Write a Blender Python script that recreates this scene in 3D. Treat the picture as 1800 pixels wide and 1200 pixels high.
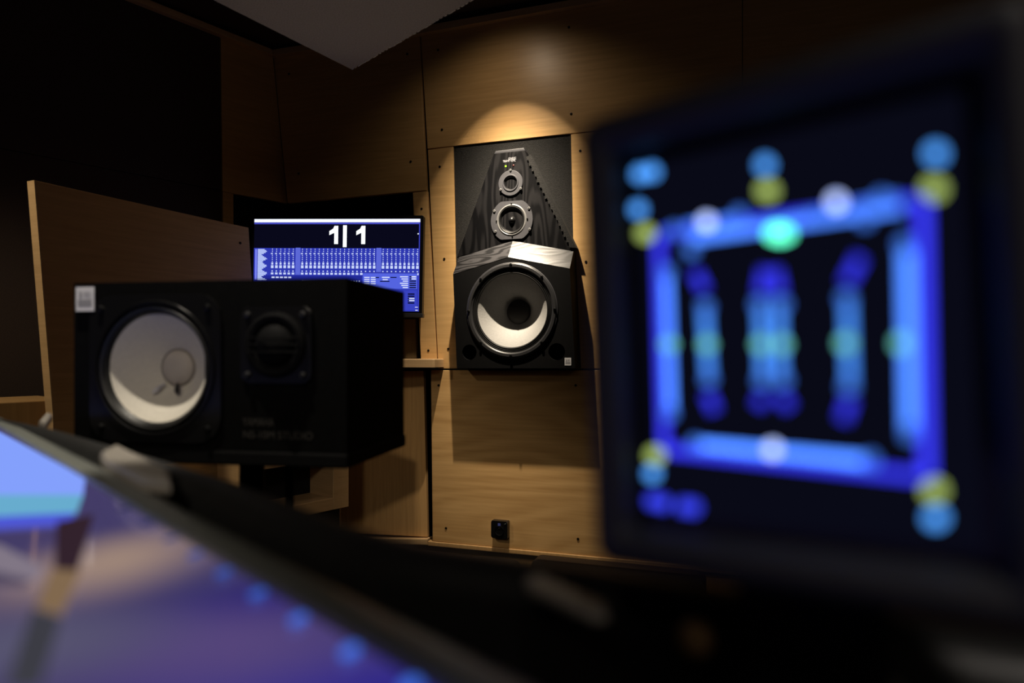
import bpy, bmesh, math, random
from mathutils import Matrix, Vector
random.seed(7)
for o in list(bpy.data.objects): bpy.data.objects.remove(o)
scn = bpy.context.scene
COL = scn.collection
ZC = 1.2                       # lens height above the floor
FPX, CX, HY = 1200.0, 900.0, 620.0

# ------------------------------------------------------------------ camera
cd = bpy.data.cameras.new('camera'); cam = bpy.data.objects.new('camera', cd); COL.objects.link(cam)
cam.location = (0, 0, ZC); cam.rotation_euler = (math.pi/2, 0, 0)
cd.sensor_width = 36; cd.lens = 24; cd.shift_y = 20/1800; cd.clip_start = .01; cd.clip_end = 50
cd.dof.use_dof = True; cd.dof.focus_distance = 2.85; cd.dof.aperture_fstop = 2.8
scn.camera = cam
# ------------------------------------------------------------------ world / exposure
w = bpy.data.worlds.new('world'); scn.world = w; w.use_nodes = True
w.node_tree.nodes['Background'].inputs[0].default_value = (1, .85, .7, 1)
w.node_tree.nodes['Background'].inputs[1].default_value = .0
vs = scn.view_settings
vs.view_transform = 'Standard'; vs.look = 'None'; vs.exposure = 0; vs.gamma = 1; vs.use_curve_mapping = False

# ------------------------------------------------------------------ lamps of the room and added fill lights
def spot(name, loc, target, power, col, half, blend=.15, size=.02, sigma=None):
    l = bpy.data.lights.new(name, 'SPOT'); l.energy = power; l.color = col
    l.spot_size = math.radians(2*half); l.spot_blend = blend; l.shadow_soft_size = size
    o = bpy.data.objects.new(name, l); COL.objects.link(o); o.location = loc
    d = Vector(target)-Vector(loc); o.rotation_euler = d.to_track_quat('-Z', 'Y').to_euler()
    if sigma:                  # reflector lamp: beam is stronger along its axis
        l.use_nodes = True; nt = l.node_tree; N = nt.nodes; L = nt.links
        em = [n for n in N if n.type == 'EMISSION'][0]
        tc = N.new('ShaderNodeTexCoord'); sp = N.new('ShaderNodeSeparateXYZ'); L.new(tc.outputs['Normal'], sp.inputs[0])
        def m(op, a, b=None):
            n = N.new('ShaderNodeMath'); n.operation = op
            L.new(a, n.inputs[0]) if not isinstance(a, float) else setattr(n.inputs[0], 'default_value', a)
            if b is not None: n.inputs[1].default_value = b
            return n.outputs[0]
        a = m('ABSOLUTE', sp.outputs[2]); a = m('MINIMUM', a, 1.0); a = m('ARCCOSINE', a); a = m('MULTIPLY', a, 1/math.radians(sigma))
        a = m('POWER', a, 2.0); a = m('MULTIPLY', a, -1.0); a = m('EXPONENT', a); L.new(a, em.inputs['Strength'])
    return o

# ------------------------------------------------------------------ frames (things are laid out in their own axes)
class Frame:
    def __init__(s, loc, rz, ry=0.0, rx=0.0):
        s.M = Matrix.Translation(Vector(loc)) @ Matrix.Rotation(rz, 4, 'Z') @ Matrix.Rotation(rx, 4, 'X') @ Matrix.Rotation(ry, 4, 'Y')
        s.I = s.M.inverted()
    def px(s, x, y, d=0.0):    # where the sight line of a photo point meets the frame's plane at depth d
        o = s.I @ Vector((0, 0, ZC)); r = s.I.to_3x3() @ Vector(((x-CX)/FPX, 1, -(y-HY)/FPX))
        t = (d-o.y)/r.y; p = o+r*t
        return (p.x, p.z)
    def pxs(s, pts, d=0.0): return [s.px(x, y, d) for x, y in pts]

WN = (.3256, .9455); WD = 2.742
PHI = -math.atan2(.3256, .9455)
FW = Frame((WD*WN[0], WD*WN[1], 0), PHI)                    # front wall
CORNER = (-1.124, 3.289)
FL = Frame((CORNER[0], CORNER[1], 0), math.atan2(.775, .633))  # left wall

def wpt(s, n, z):              # front wall coordinates to world
    return FW.M @ Vector((s, -n, z))

# speaker spotlight by the front wall, downlights, added unseen fills
SPL = wpt(-.935, .46, ZC+1.43)
ax = Vector((0, math.sin(math.radians(24)), -math.cos(math.radians(24))))
spot('speaker_spotlight', SPL, SPL + FW.M.to_3x3() @ ax, 390, (1, .85, .65), 28, .14, .012, 13.4)
spot('speaker_spotlight_spill', SPL, SPL + FW.M.to_3x3() @ ax, 3.6, (1, .82, .62), 62, 1, .03)
spot('desk_downlight', (-.50, .71, 2.1), (-.42, .84, 1.1), 32, (1, .90, .74), 20, .25, .012)
spot('rear_fill', (-.5, -1.0, 2.35), (-.5, 1.2, .90), 31, (1, .87, .70), 20, .8, .15)  # unseen frontal fill added behind the lens for speaker and lower walls
spot('side_downlight', (-2.0, 1.2, 2.35), (-1.4, 2.2, 1.1), 36, (1, .83, .58), 30, .8, .08)
spot('ceiling_panel_fill', (-.45, 1.55, .45), (-.47, 1.78, 2.15), 9, (1, .86, .72), 20, .8, .1)  # unseen fill added to brighten the hanging panel from below
spot('console_fill', (.25, -.6, 2.3), (.26, .16, 1.08), 20, (1, .90, .80), 10.5, .8, .1)  # unseen fill added to lift the right foreground of the console
spot('ambient_fill', (.9, -1.9, 2.3), (.2, 1.5, .9), 5.5, (1, .82, .66), 60, 1, .3)  # added wide dim fill standing in for general ambient light

# ------------------------------------------------------------------ materials
MATS = {}
def rgb(r, g, b):
    f = lambda c: (c/255/12.92) if c/255 <= .04045 else ((c/255+.055)/1.055)**2.4
    return (f(r), f(g), f(b), 1)
def newmat(name):
    m = bpy.data.materials.new(name); m.use_nodes = True; MATS[name] = m
    return m, m.node_tree.nodes, m.node_tree.links, m.node_tree.nodes['Principled BSDF']
def plain(name, col, rough=.5, metal=0, spec=.5, noise=0.0, nscale=40, bump=0.0):
    m, N, L, b = newmat(name)
    b.inputs['Base Color'].default_value = (*col[:3], 1); b.inputs['Roughness'].default_value = rough
    b.inputs['Metallic'].default_value = metal; b.inputs['Specular IOR Level'].default_value = spec
    if noise or bump:
        tc = N.new('ShaderNodeTexCoord'); t = N.new('ShaderNodeTexNoise'); t.inputs['Scale'].default_value = nscale; t.inputs['Detail'].default_value = 4
        L.new(tc.outputs['Object'], t.inputs[0])
        if noise:
            r = N.new('ShaderNodeValToRGB'); r.color_ramp.elements[0].position = .3; r.color_ramp.elements[1].position = .7
            r.color_ramp.elements[0].color = (*[c*(1-noise) for c in col[:3]], 1); r.color_ramp.elements[1].color = (*[min(1, c*(1+noise)) for c in col[:3]], 1)
            L.new(t.outputs[0], r.inputs[0]); L.new(r.outputs[0], b.inputs['Base Color'])
        if bump:
            bp = N.new('ShaderNodeBump'); bp.inputs['Strength'].default_value = bump; bp.inputs['Distance'].default_value = .004
            L.new(t.outputs[0], bp.inputs['Height']); L.new(bp.outputs[0], b.inputs['Normal'])
    return m
def wood(name, c0, c1, scale=(1.2, 1.2, 26), rough=.42, rings=(.8, 6.0), amt=.35, spec=.5, centre=(0, 0, 0), bump=.05):
    m, N, L, b = newmat(name)
    tc = N.new('ShaderNodeTexCoord')
    mp = N.new('ShaderNodeMapping'); mp.inputs['Scale'].default_value = scale; L.new(tc.outputs['Object'], mp.inputs[0])
    n1 = N.new('ShaderNodeTexNoise'); n1.inputs['Scale'].default_value = 3; n1.inputs['Detail'].default_value = 6; n1.inputs['Roughness'].default_value = .62
    L.new(mp.outputs[0], n1.inputs[0])
    mp2 = N.new('ShaderNodeMapping'); mp2.inputs['Location'].default_value = centre
    k = max(scale); mp2.inputs['Scale'].default_value = tuple(rings[0] if q < k else rings[1] for q in scale); L.new(tc.outputs['Object'], mp2.inputs[0])
    wv = N.new('ShaderNodeTexNoise'); wv.inputs['Scale'].default_value = 1.1; wv.inputs['Detail'].default_value = 1.5; wv.inputs['Roughness'].default_value = .4
    L.new(mp2.outputs[0], wv.inputs[0])
    # contour lines of a broad noise give the flame figure of the veneer
    mu = N.new('ShaderNodeMath'); mu.operation = 'MULTIPLY'; mu.inputs[1].default_value = 70; L.new(wv.outputs[0], mu.inputs[0])
    si = N.new('ShaderNodeMath'); si.operation = 'SINE'; L.new(mu.outputs[0], si.inputs[0])
    sc = N.new('ShaderNodeMath'); sc.operation = 'MULTIPLY_ADD'; sc.inputs[1].default_value = .5*amt; sc.inputs[2].default_value = 0; L.new(si.outputs[0], sc.inputs[0])
    ad = N.new('ShaderNodeMath'); ad.operation = 'ADD'; L.new(n1.outputs[0], ad.inputs[0]); L.new(sc.outputs[0], ad.inputs[1])
    r = N.new('ShaderNodeValToRGB'); r.color_ramp.elements[0].position = .25; r.color_ramp.elements[1].position = .75
    r.color_ramp.elements[0].color = (*c0, 1); r.color_ramp.elements[1].color = (*c1, 1)
    L.new(ad.outputs[0], r.inputs[0]); L.new(r.outputs[0], b.inputs['Base Color'])
    b.inputs['Roughness'].default_value = rough; b.inputs['Specular IOR Level'].default_value = spec
    bp = N.new('ShaderNodeBump'); bp.inputs['Strength'].default_value = bump; bp.inputs['Distance'].default_value = .002
    L.new(ad.outputs[0], bp.inputs['Height']); L.new(bp.outputs[0], b.inputs['Normal'])
    return m
def emit(name, col, strength=1.0):
    m = bpy.data.materials.new(name); m.use_nodes = True; MATS[name] = m; N = m.node_tree.nodes; N.clear()
    e = N.new('ShaderNodeEmission'); e.inputs[0].default_value = (*col[:3], 1); e.inputs[1].default_value = strength
    o = N.new('ShaderNodeOutputMaterial'); m.node_tree.links.new(e.outputs[0], o.inputs[0]); return m

BEECH = wood('beech_veneer', (.56, .33, .128), (.72, .45, .19), rough=.36, amt=.10)
BEECH_L = wood('beech_veneer_flamed', (.55, .32, .122), (.72, .45, .19), rings=(.8, 3.2), amt=.28, rough=.4, centre=(.3, 0, .2))
BEECH_V = wood('beech_veneer_upright', (.54, .315, .125), (.68, .42, .18), scale=(26, 26, 1.2), rough=.42, amt=.08)
BEECH_S = wood('solid_beech', (.58, .38, .19), (.72, .49, .26), scale=(2, 2, 40), rough=.35, amt=.15)
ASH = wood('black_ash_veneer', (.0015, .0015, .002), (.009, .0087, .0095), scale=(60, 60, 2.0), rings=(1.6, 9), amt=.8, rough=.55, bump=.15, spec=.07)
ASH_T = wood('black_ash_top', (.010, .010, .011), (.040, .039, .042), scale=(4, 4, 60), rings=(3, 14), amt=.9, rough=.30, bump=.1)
DARKWALL = plain('dark_brown_fabric', (.05, .033, .026), .9, noise=.25, nscale=300, bump=.2)
CEILM = plain('dark_brown_ceiling', (.055, .032, .024), .9, noise=.15, nscale=120)
FLOORM = plain('dark_carpet', (.03, .02, .016), .95, noise=.4, nscale=400, bump=.4)
VOID = plain('black_void', (.006, .005, .005), .95)
CLOUD = plain('grey_weave', (.33, .29, .26), .95, noise=.18, nscale=260, bump=.5)
FOAM = plain('black_foam', (.010, .0095, .009), .95, noise=.9, nscale=420, bump=1.0)
BLKP = plain('matt_black_paint', (.005, .005, .0054), .7, spec=.08, noise=.1)
BLKS = plain('satin_black', (.006, .006, .0065), .28)
RUB = plain('black_rubber', (.009, .009, .009), .45)
NSBLK = plain('black_open_grain', (.003, .003, .003), .7, spec=.06, noise=.2, nscale=90)
GREYPL = plain('grey_driver_plate', (.040, .040, .046), .45, noise=.08)
GREYPL2 = plain('mid_grey_ring', (.12, .12, .12), .35)
CONE = plain('pale_paper_cone', (.33, .325, .315), .85, noise=.06, nscale=160, bump=.15)
CONE_NS = plain('white_paper_cone', (.70, .66, .58), .8, noise=.05, nscale=260, bump=.1)
CAPD = plain('dark_dust_cap', (.018, .016, .015), .8, noise=.15)
CHROME = plain('polished_metal', (.65, .65, .68), .15, metal=1)
SCREWM = plain('dark_screw', (.025, .016, .01), .35, metal=.6)
WHITE = plain('white_label', (.72, .72, .74), .6)
LGREY = plain('label_grey', (.30, .30, .32), .6)
INK = plain('label_ink', (.05, .05, .06), .6)
SILV = plain('silver_print', (.34, .34, .37), .5)
DIMP = plain('dim_grey_print', (.035, .032, .03), .6)
CHIP = plain('raw_edge', (.62, .58, .5), .9, noise=.3, nscale=60)
LEATH = plain('dark_brown_leather', (.022, .010, .008), .5, noise=.2, nscale=120, bump=.15)
CONS = plain('console_charcoal', (.018, .018, .018), .45, noise=.12, nscale=60)
BEZ = plain('bezel_black', (.03, .03, .032), .35, noise=.05)
BEZG = plain('console_trim_grey', (.20, .215, .20), .3, noise=.05)
CAPG = plain('light_grey', (.34, .31, .275), .45, noise=.05)
GLASSB = plain('screen_black', (.003, .003, .005), .12)
LEDG = emit('green_led', (.45, 1.0, .05), 2.2)
LEDR = plain('red_led_off', (.16, .02, .015), .3)

# ------------------------------------------------------------------ mesh helpers
def bm_new(): return bmesh.new()
def a_box(bm, x0, x1, y0, y1, z0, z1, bev=0, seg=2):
    vs_ = [bm.verts.new(p) for p in [(x0,y0,z0),(x1,y0,z0),(x1,y1,z0),(x0,y1,z0),(x0,y0,z1),(x1,y0,z1),(x1,y1,z1),(x0,y1,z1)]]
    fs = [bm.faces.new([vs_[i] for i in f]) for f in [(0,3,2,1),(4,5,6,7),(0,1,5,4),(1,2,6,5),(2,3,7,6),(3,0,4,7)]]
    if bev:
        es = set(e for f in fs for e in f.edges)
        bmesh.ops.bevel(bm, geom=list(es), offset=bev, segments=seg, profile=.5, affect='EDGES')
    return bm
def a_prism(bm, poly, y0, y1, bev=0, seg=2):    # outline in x,z; from y0 (front) to y1 (back)
    f = [bm.verts.new((x, y0, z)) for x, z in poly]; k = [bm.verts.new((x, y1, z)) for x, z in poly]
    n = len(poly); ff = bm.faces.new(f); fk = bm.faces.new(k[::-1])
    for i in range(n): bm.faces.new([f[i], k[i], k[(i+1) % n], f[(i+1) % n]])
    if bev:
        bmesh.ops.bevel(bm, geom=list(ff.edges), offset=bev, segments=seg, profile=.5, affect='EDGES')
    return bm
def a_slab(bm, poly, z0, z1, bev=0, seg=2):     # outline in x,y; from z0 to z1
    f = [bm.verts.new((x, y, z1)) for x, y in poly]; k = [bm.verts.new((x, y, z0)) for x, y in poly]
    n = len(poly); ff = bm.faces.new(f); bm.faces.new(k[::-1])
    for i in range(n): bm.faces.new([f[i], k[i], k[(i+1) % n], f[(i+1) % n]])
    if bev: bmesh.ops.bevel(bm, geom=list(ff.edges), offset=bev, segments=seg, profile=.5, affect='EDGES')
    return bm
def a_lathe(bm, prof, c=(0, 0), seg=48):        # prof (r, y) turned about the y axis through (c.x, c.z)
    rings = []
    for r, y in prof:
        if r < 1e-6: rings.append([bm.verts.new((c[0], y, c[1]))])
        else: rings.append([bm.verts.new((c[0]+r*math.cos(2*math.pi*i/seg), y, c[1]+r*math.sin(2*math.pi*i/seg))) for i in range(seg)])
    for a, b in zip(rings, rings[1:]):
        for i in range(seg):
            j = (i+1) % seg
            if len(a) == 1 and len(b) == 1: continue
            if len(a) == 1: bm.faces.new([a[0], b[i], b[j]])
            elif len(b) == 1: bm.faces.new([a[i], b[0], a[j]])
            else: bm.faces.new([a[i], b[i], b[j], a[j]])
    return bm
def a_tube(bm, pts, r, seg=10, cap=True):
    pts = [Vector(p) for p in pts]; rings = []
    rr = r if isinstance(r, (list, tuple)) else [r]*len(pts)
    for i, p in enumerate(pts):
        t = (pts[min(i+1, len(pts)-1)]-pts[max(i-1, 0)]).normalized()
        up = Vector((0, 0, 1)) if abs(t.z) < .9 else Vector((0, 1, 0))
        a = t.cross(up).normalized(); b = a.cross(t).normalized()
        rings.append([bm.verts.new(p+(a*math.cos(2*math.pi*k/seg)+b*math.sin(2*math.pi*k/seg))*rr[i]) for k in range(seg)])
    for q, s_ in zip(rings, rings[1:]):
        for k in range(seg): bm.faces.new([q[k], q[(k+1) % seg], s_[(k+1) % seg], s_[k]])
    if cap: bm.faces.new(rings[0][::-1]); bm.faces.new(rings[-1])
    return bm
def a_quad(bm, x0, x1, z0, z1, y):
    bm.faces.new([bm.verts.new(p) for p in [(x0, y, z0), (x1, y, z0), (x1, y, z1), (x0, y, z1)]]); return bm
def a_poly(bm, poly, y): bm.faces.new([bm.verts.new((x, y, z)) for x, z in poly]); return bm
def a_flat(bm, poly, z): bm.faces.new([bm.verts.new((x, y, z)) for x, y in poly]); return bm
def rrect(x0, x1, z0, z1, r, seg=5):
    out = []
    for cx, cz, a0 in ((x1-r, z1-r, 0), (x0+r, z1-r, 90), (x0+r, z0+r, 180), (x1-r, z0+r, 270)):
        for i in range(seg+1):
            a = math.radians(a0+90*i/seg); out.append((cx+r*math.cos(a), cz+r*math.sin(a)))
    return out
def circ(cx, cz, r, n=20, rz=None):
    return [(cx+r*math.cos(2*math.pi*i/n), cz+(rz or r)*math.sin(2*math.pi*i/n)) for i in range(n)]
def obj(name, bm, mat, parent=None, smooth=False, angle=35):
    bmesh.ops.recalc_face_normals(bm, faces=bm.faces[:])
    me = bpy.data.meshes.new(name); bm.to_mesh(me); bm.free(); me.materials.append(mat)
    if smooth:
        for p in me.polygons: p.use_smooth = True
        try: me.set_sharp_from_angle(angle=math.radians(angle))
        except Exception: pass
    o = bpy.data.objects.new(name, me); COL.objects.link(o); o.parent = parent
    return o
def link_copy(o, parent, loc=None):
    c = o.copy(); COL.objects.link(c); c.parent = parent
    if loc is not None: c.location = loc
    return c
def tag(o, label=None, cat=None, group=None, kind=None):
    if label: o['label'] = label
    if cat: o['category'] = cat
    if group: o['group'] = group
    if kind: o['kind'] = kind
    return o
def thing(name, label, cat, M, group=None):
    o = bpy.data.objects.new(name, None); COL.objects.link(o); o.empty_display_size = .05
    o.matrix_world = M; return tag(o, label, cat, group)
def text(name, body, size, x, z, y, mat, parent, align='LEFT', bold=False, sx=1.0):
    cu = bpy.data.curves.new(name, 'FONT'); cu.body = body; cu.size = size; cu.align_x = align; cu.extrude = .0001
    t = bpy.data.objects.new(name, cu); COL.objects.link(t)
    dg = bpy.context.evaluated_depsgraph_get(); me = bpy.data.meshes.new_from_object(t.evaluated_get(dg))
    bpy.data.objects.remove(t)
    for v in me.vertices: v.co = Vector((v.co.x*sx+x, y-v.co.z, v.co.y+z))
    me.materials.clear(); me.materials.append(mat); me.name = name
    o = bpy.data.objects.new(name, me); COL.objects.link(o); o.parent = parent; return o

# ------------------------------------------------------------------ room shell
ROOM = [(-3.4, -2.4), (2.6, -2.4), (2.6, 2.2), (-1.2, 3.75), (-3.4, 1.0)]
bm = bm_new(); a_box(bm, -3.8, 2.9, -2.8, 4.2, -.06, 0); tag(obj('floor', bm, FLOORM), 'dark carpet floor of the control room', kind='structure')
bm = bm_new(); a_box(bm, -3.8, 2.9, -2.8, 4.2, 2.665, 2.75); tag(obj('ceiling', bm, CEILM), 'dark brown ceiling above the hanging grey panel', kind='structure')
bm = bm_new(); a_box(bm, -3.8, 2.9, -2.6, -2.5, 0, 2.665); tag(obj('wall_back', bm, DARKWALL), 'dark wall behind the camera', kind='structure')
bm = bm_new(); a_box(bm, 2.6, 2.7, -2.6, 2.4, 0, 2.665); tag(obj('wall_right', bm, DARKWALL), 'dark wall on the right of the room', kind='structure')
WALLF = obj('wall_front', a_box(bm_new(), -2.75, 2.35, .30, .36, 0, 2.665), VOID); WALLF.matrix_world = FW.M
tag(WALLF, 'front wall clad in beech veneer panels around the built-in speaker', kind='structure')
WALLL = obj('wall_left', a_box(bm_new(), -5.6, .55, .12, .18, 0, 2.665), VOID); WALLL.matrix_world = FL.M
tag(WALLL, 'left wall of dark fabric panels with a beech strip', kind='structure')

def screw_mesh():
    bm = bm_new(); a_lathe(bm, [(0, -.0012), (.0022, -.0012), (.003, -.0026), (.0052, -.0022), (.0056, 0)], seg=10)
    bmesh.ops.recalc_face_normals(bm, faces=bm.faces[:]); me = bpy.data.meshes.new('screw'); bm.to_mesh(me); bm.free(); me.materials.append(SCREWM); return me
SCREW = screw_mesh()
def panel(fr, wall, poly, screws=(), n=0.0, th=.02, mat=BEECH, name='veneer_panel', gap=.0013):
    p = fr.pxs(poly, -n); cx = sum(a for a, b in p)/len(p); cz = sum(b for a, b in p)/len(p)
    q = []
    for i in range(len(p)):         # inset each side by the joint width
        a, b, c = Vector(p[i-1]), Vector(p[i]), Vector(p[(i+1) % len(p)])
        n1 = (b-a).normalized(); n2 = (c-b).normalized(); n1 = Vector((-n1.y, n1.x)); n2 = Vector((-n2.y, n2.x))
        m = (n1+n2); m = m/max(.3, m.dot(n1))
        if m.dot(Vector((cx, cz))-b) < 0: m = -m
        q.append(tuple(b+m*gap))
    o = obj(name, a_prism(bm_new(), q, -n, -n+th, bev=.0012, seg=1), mat, wall)
    for (x, y) in screws:
        s_ = bpy.data.objects.new('screw', SCREW); COL.objects.link(s_); s_.parent = o
        lx, lz = fr.px(x, y, -n); s_.location = (lx, -n, lz)
    return o
panel(FW, WALLF, [(739, 59), (1305, -41), (1305, 203), (751, 262)], [(777, 228), (770, 88), (1000, 48), (1004, 200)])
panel(FW, WALLF, [(1305, -41), (1900, -146), (1900, 140), (1305, 203)], [(1330, 190)])
panel(FW, WALLF, [(480, 99), (737.5, 60), (750, 335), (505, 357)], [(716, 95), (508, 130), (525, 305), (722, 284)])
panel(FW, WALLF, [(725, 338), (751, 335), (769, 646), (740, 646)], [(741, 367), (753, 616)], mat=BEECH)
panel(FW, WALLF, [(751.5, 263), (797, 257), (805, 648), (770, 648)], [(773, 293), (781, 455), (788, 613)])
panel(FW, WALLF, [(1003, 235.5), (1305, 204), (1305, 650), (1012, 648)], [(1020, 265), (1030, 460)])
panel(FW, WALLF, [(757, 650), (1305, 650), (1305, 1003), (760, 951)], [(771, 677), (1012, 677), (784, 928), (1016, 947)], mat=BEECH_L)
panel(FW, WALLF, [(1305, 204), (1900, 141), (1900, 1065), (1305, 1003)], [])
panel(FW, WALLF, [(470, 655), (745, 651), (752, 944), (470, 930)], [], n=-.035, mat=BEECH_V)
panel(FW, WALLF, [(660, 560), (731, 560), (733, 640), (660, 640)], [], n=-.20, mat=BEECH_V)
panel(FW, WALLF, [(480, 945), (752, 947), (752, 958), (480, 950)], [], n=-.01, th=.05, mat=BEECH_S, name='ledge_strip')
# black foam filling the speaker opening
FOAMP = panel(FW, WALLF, [(795, 252), (1008, 228), (1016, 655), (798, 655)], n=-.008, th=.1, mat=FOAM, name='foam_infill', gap=0)
tag(FOAMP, 'black foam filling round the built-in speaker')
def foam_edge(p0, p1, k, amp, n):
    pts = []; d = Vector((p1[0]-p0[0], p1[1]-p0[1])); nr = Vector((-d.y, d.x)).normalized()
    if nr.x*(1 if p0[0] > 900 else -1) > 0: nr = -nr
    for i in range(k):
        for t, a in ((0, .25), (.55, .9), (.62, .1)):
            v = Vector(p0)+d*((i+t)/k)+nr*amp*a*(.6+.7*random.random()); pts.append((v.x, v.y))
    v = Vector(p1)-nr*7; w_ = Vector(p0)-nr*7; pts += [(v.x, v.y), (w_.x, w_.y)]
    bm = bm_new(); a_prism(bm, FW.pxs(pts, -n), -n, .0); return obj('foam_edge', bm, FOAM, FOAMP)
foam_edge((926, 275), (1006, 438), 17, 4.5, .046)
# lower plinth and trims
bm = bm_new(); p = FW.pxs([(600, 960), (1900, 1075), (1900, 1500), (600, 1500)]); p[2] = (p[2][0], 0.0); p[3] = (p[3][0], 0.0); a_prism(bm, p, .02, .05)
o = obj('plinth', bm, BEECH_V, WALLF)
def strip(name, fr, poly, n, th, mat, label):
    bm = bm_new(); p = fr.pxs(poly, -n); a_prism(bm, p, -n, -n+th, bev=.003); o = obj(name, bm, mat); o.matrix_world = fr.M
    return tag(o, label, kind='structure')
strip('baseboard_front', FW, [(752, 951), (1900, 1058), (1900, 1068), (752, 959)], .005, .03, BEECH_V, 'narrow beech strip along the foot of the front wall panels')
strip('trim_1', FW, [(470, 88), (735, 47), (1900, -160), (1900, -148), (735, 59), (470, 99)], .03, .035, BEECH_S, 'beech trim along the top of the front wall')
strip('trim_2', FL, [(-200, -187), (478, 86), (480, 97), (-200, -172)], .03, .035, BEECH_S, 'beech trim along the top of the left wall')
panel(FL, WALLL, [(388, 62), (480, 98), (505, 357), (410, 340), (391, 336)], [], mat=BEECH, gap=.0006)
panel(FL, WALLL, [(391, 336), (411, 340), (412, 800), (393, 800)], [], mat=BEECH)
panel(FL, WALLL, [(-250, -192), (387, 61), (390, 335), (-250, 212)], [], mat=DARKWALL, name='fabric_panel')
panel(FL, WALLL, [(-250, 212), (390, 335), (392, 900), (-250, 1000)], [], mat=DARKWALL, name='fabric_panel')

# ------------------------------------------------------------------ hanging ceiling panel
H = .95
def hp(x, y, h): # photo point on a level plane h above the lens
    Y = h*FPX/(HY-y); return Vector(((x-CX)/FPX*Y, Y))
c0 = hp(618, 122, H); l1 = hp(375, 0, H); r1 = hp(830, 0, H)
ld = (l1-c0).normalized(); rd = (r1-c0).normalized()
CP = thing('ceiling_panel', 'large grey woven acoustic panel hanging under the ceiling, its corner pointing at the wall', 'ceiling panel', Matrix.Translation((c0.x, c0.y, ZC+H)))
pl = [Vector((0, 0)), ld*1.15, ld*1.15+rd*1.3, rd*1.3]
obj('panel_body', a_slab(bm_new(), [tuple(v) for v in pl], 0, .045, 0), CLOUD, CP)
bm = bm_new(); k = 70     # frayed pale edge along the right side
for i in range(k):
    a = rd*(1.3*i/k); b = rd*(1.3*(i+.5+random.random()*.45)/k); t = .0015+random.random()*.0025
    nrm = Vector((-rd.y, rd.x));
    if nrm.dot(ld) > 0: nrm = -nrm
    q = [a, b, b+nrm*t, a+nrm*t]; a_slab(bm, [tuple(v) for v in q], -.001, .004+random.random()*.006)
tag(obj('frayed_edge', bm, CHIP, CP), 'pale frayed edge', kind='stuff')
for f, g in ((.15, .15), (.85, .15), (.15, .85), (.85, .85)):
    v = ld*1.15*f+rd*1.3*g; bm = bm_new(); a_tube(bm, [(v.x, v.y, .04), (v.x, v.y, 2.668-ZC-H)], .0015, 6); obj('hanging_wire', bm, CHROME, CP)

# ------------------------------------------------------------------ driver building blocks (turned about y, front at y = 0, deeper = +y)
def ring(name, c, prof, mat, parent, seg=56): return obj(name, a_lathe(bm_new(), prof, c, seg), mat, parent, True)

# ------------------------------------------------------------------ built-in main speaker
n_f = .10; NB = .035
s0, z0 = FW.px(905, 647, -n_f)
MS = Frame(FW.M @ Vector((s0, 0, z0)), PHI)
G = thing('main_speaker', 'tall black ash studio main speaker built into the wall, lit by a spotlight', 'speaker', MS.M)
# lower cabinet: chevron front, roof-like top
fr = MS.pxs([(796.5, 483), (893, 453), (1001.5, 473), (1011, 647), (803, 647)], -n_f)
bk = MS.pxs([(800.5, 452.5), (902, 422.5), (1005.5, 441.5)], -NB)
yb = .05
bm = bm_new()
wc = MS.px(899, 545.5, -n_f); WR = .198
F = [bm.verts.new((x, -n_f, z)) for x, z in fr]
T = [bm.verts.new((fr[0][0], -NB, bk[0][1])), bm.verts.new((bk[1][0], -NB, bk[1][1])), bm.verts.new((fr[2][0], -NB, bk[2][1]))]
B = [bm.verts.new((fr[3][0], yb, fr[3][1])), bm.verts.new((fr[4][0], yb, fr[4][1]))]
T2 = [bm.verts.new((v.co.x, yb, v.co.z)) for v in T]
# front face with a round opening for the woofer and two ports
holes = [(wc, .176, 48), (MS.px(825, 619, -n_f), .0325, 24), (MS.px(978.5, 618, -n_f), .0345, 24)]
edges = [bm.edges.new((F[i], F[(i+1) % 5])) for i in range(5)]; rims = []
for (hc, hr, hn) in holes:
    rv = [bm.verts.new((hc[0]+hr*math.cos(2*math.pi*i/hn), -n_f, hc[1]+hr*math.sin(2*math.pi*i/hn))) for i in range(hn)]
    edges += [bm.edges.new((rv[i], rv[(i+1) % hn])) for i in range(hn)]; rims.append(rv)
bmesh.ops.triangle_fill(bm, use_beauty=True, edges=edges)
bad = [f for f in bm.faces if any((Vector((f.calc_center_median().x, f.calc_center_median().z))-Vector(hc)).length < hr*.98 and all((Vector((v.co.x, v.co.z))-Vector(hc)).length < hr*1.01 for v in f.verts) for hc, hr, hn in holes)]
bmesh.ops.delete(bm, geom=bad, context='FACES_ONLY')
for vs4 in ([F[2], F[3], B[0], T2[2], T[2]], [F[4], F[0], T[0], T2[0], B[1]], [F[3], F[4], B[1], B[0]], [T[0], T[1], T2[1], T2[0]], [T[1], T[2], T2[2], T2[1]]): bm.faces.new(vs4)
for rv, (hc, hr, hn) in zip(rims, holes):
    dp = .13
    back = [bm.verts.new((v.co.x, -n_f+(.01 if hr > .1 else dp), v.co.z)) for v in rv]
    for i in range(hn): bm.faces.new([rv[i], rv[(i+1) % hn], back[(i+1) % hn], back[i]])
    if hr < .1: bm.faces.new(back)
obj('lower_cabinet', bm, BLKP, G)
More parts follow.
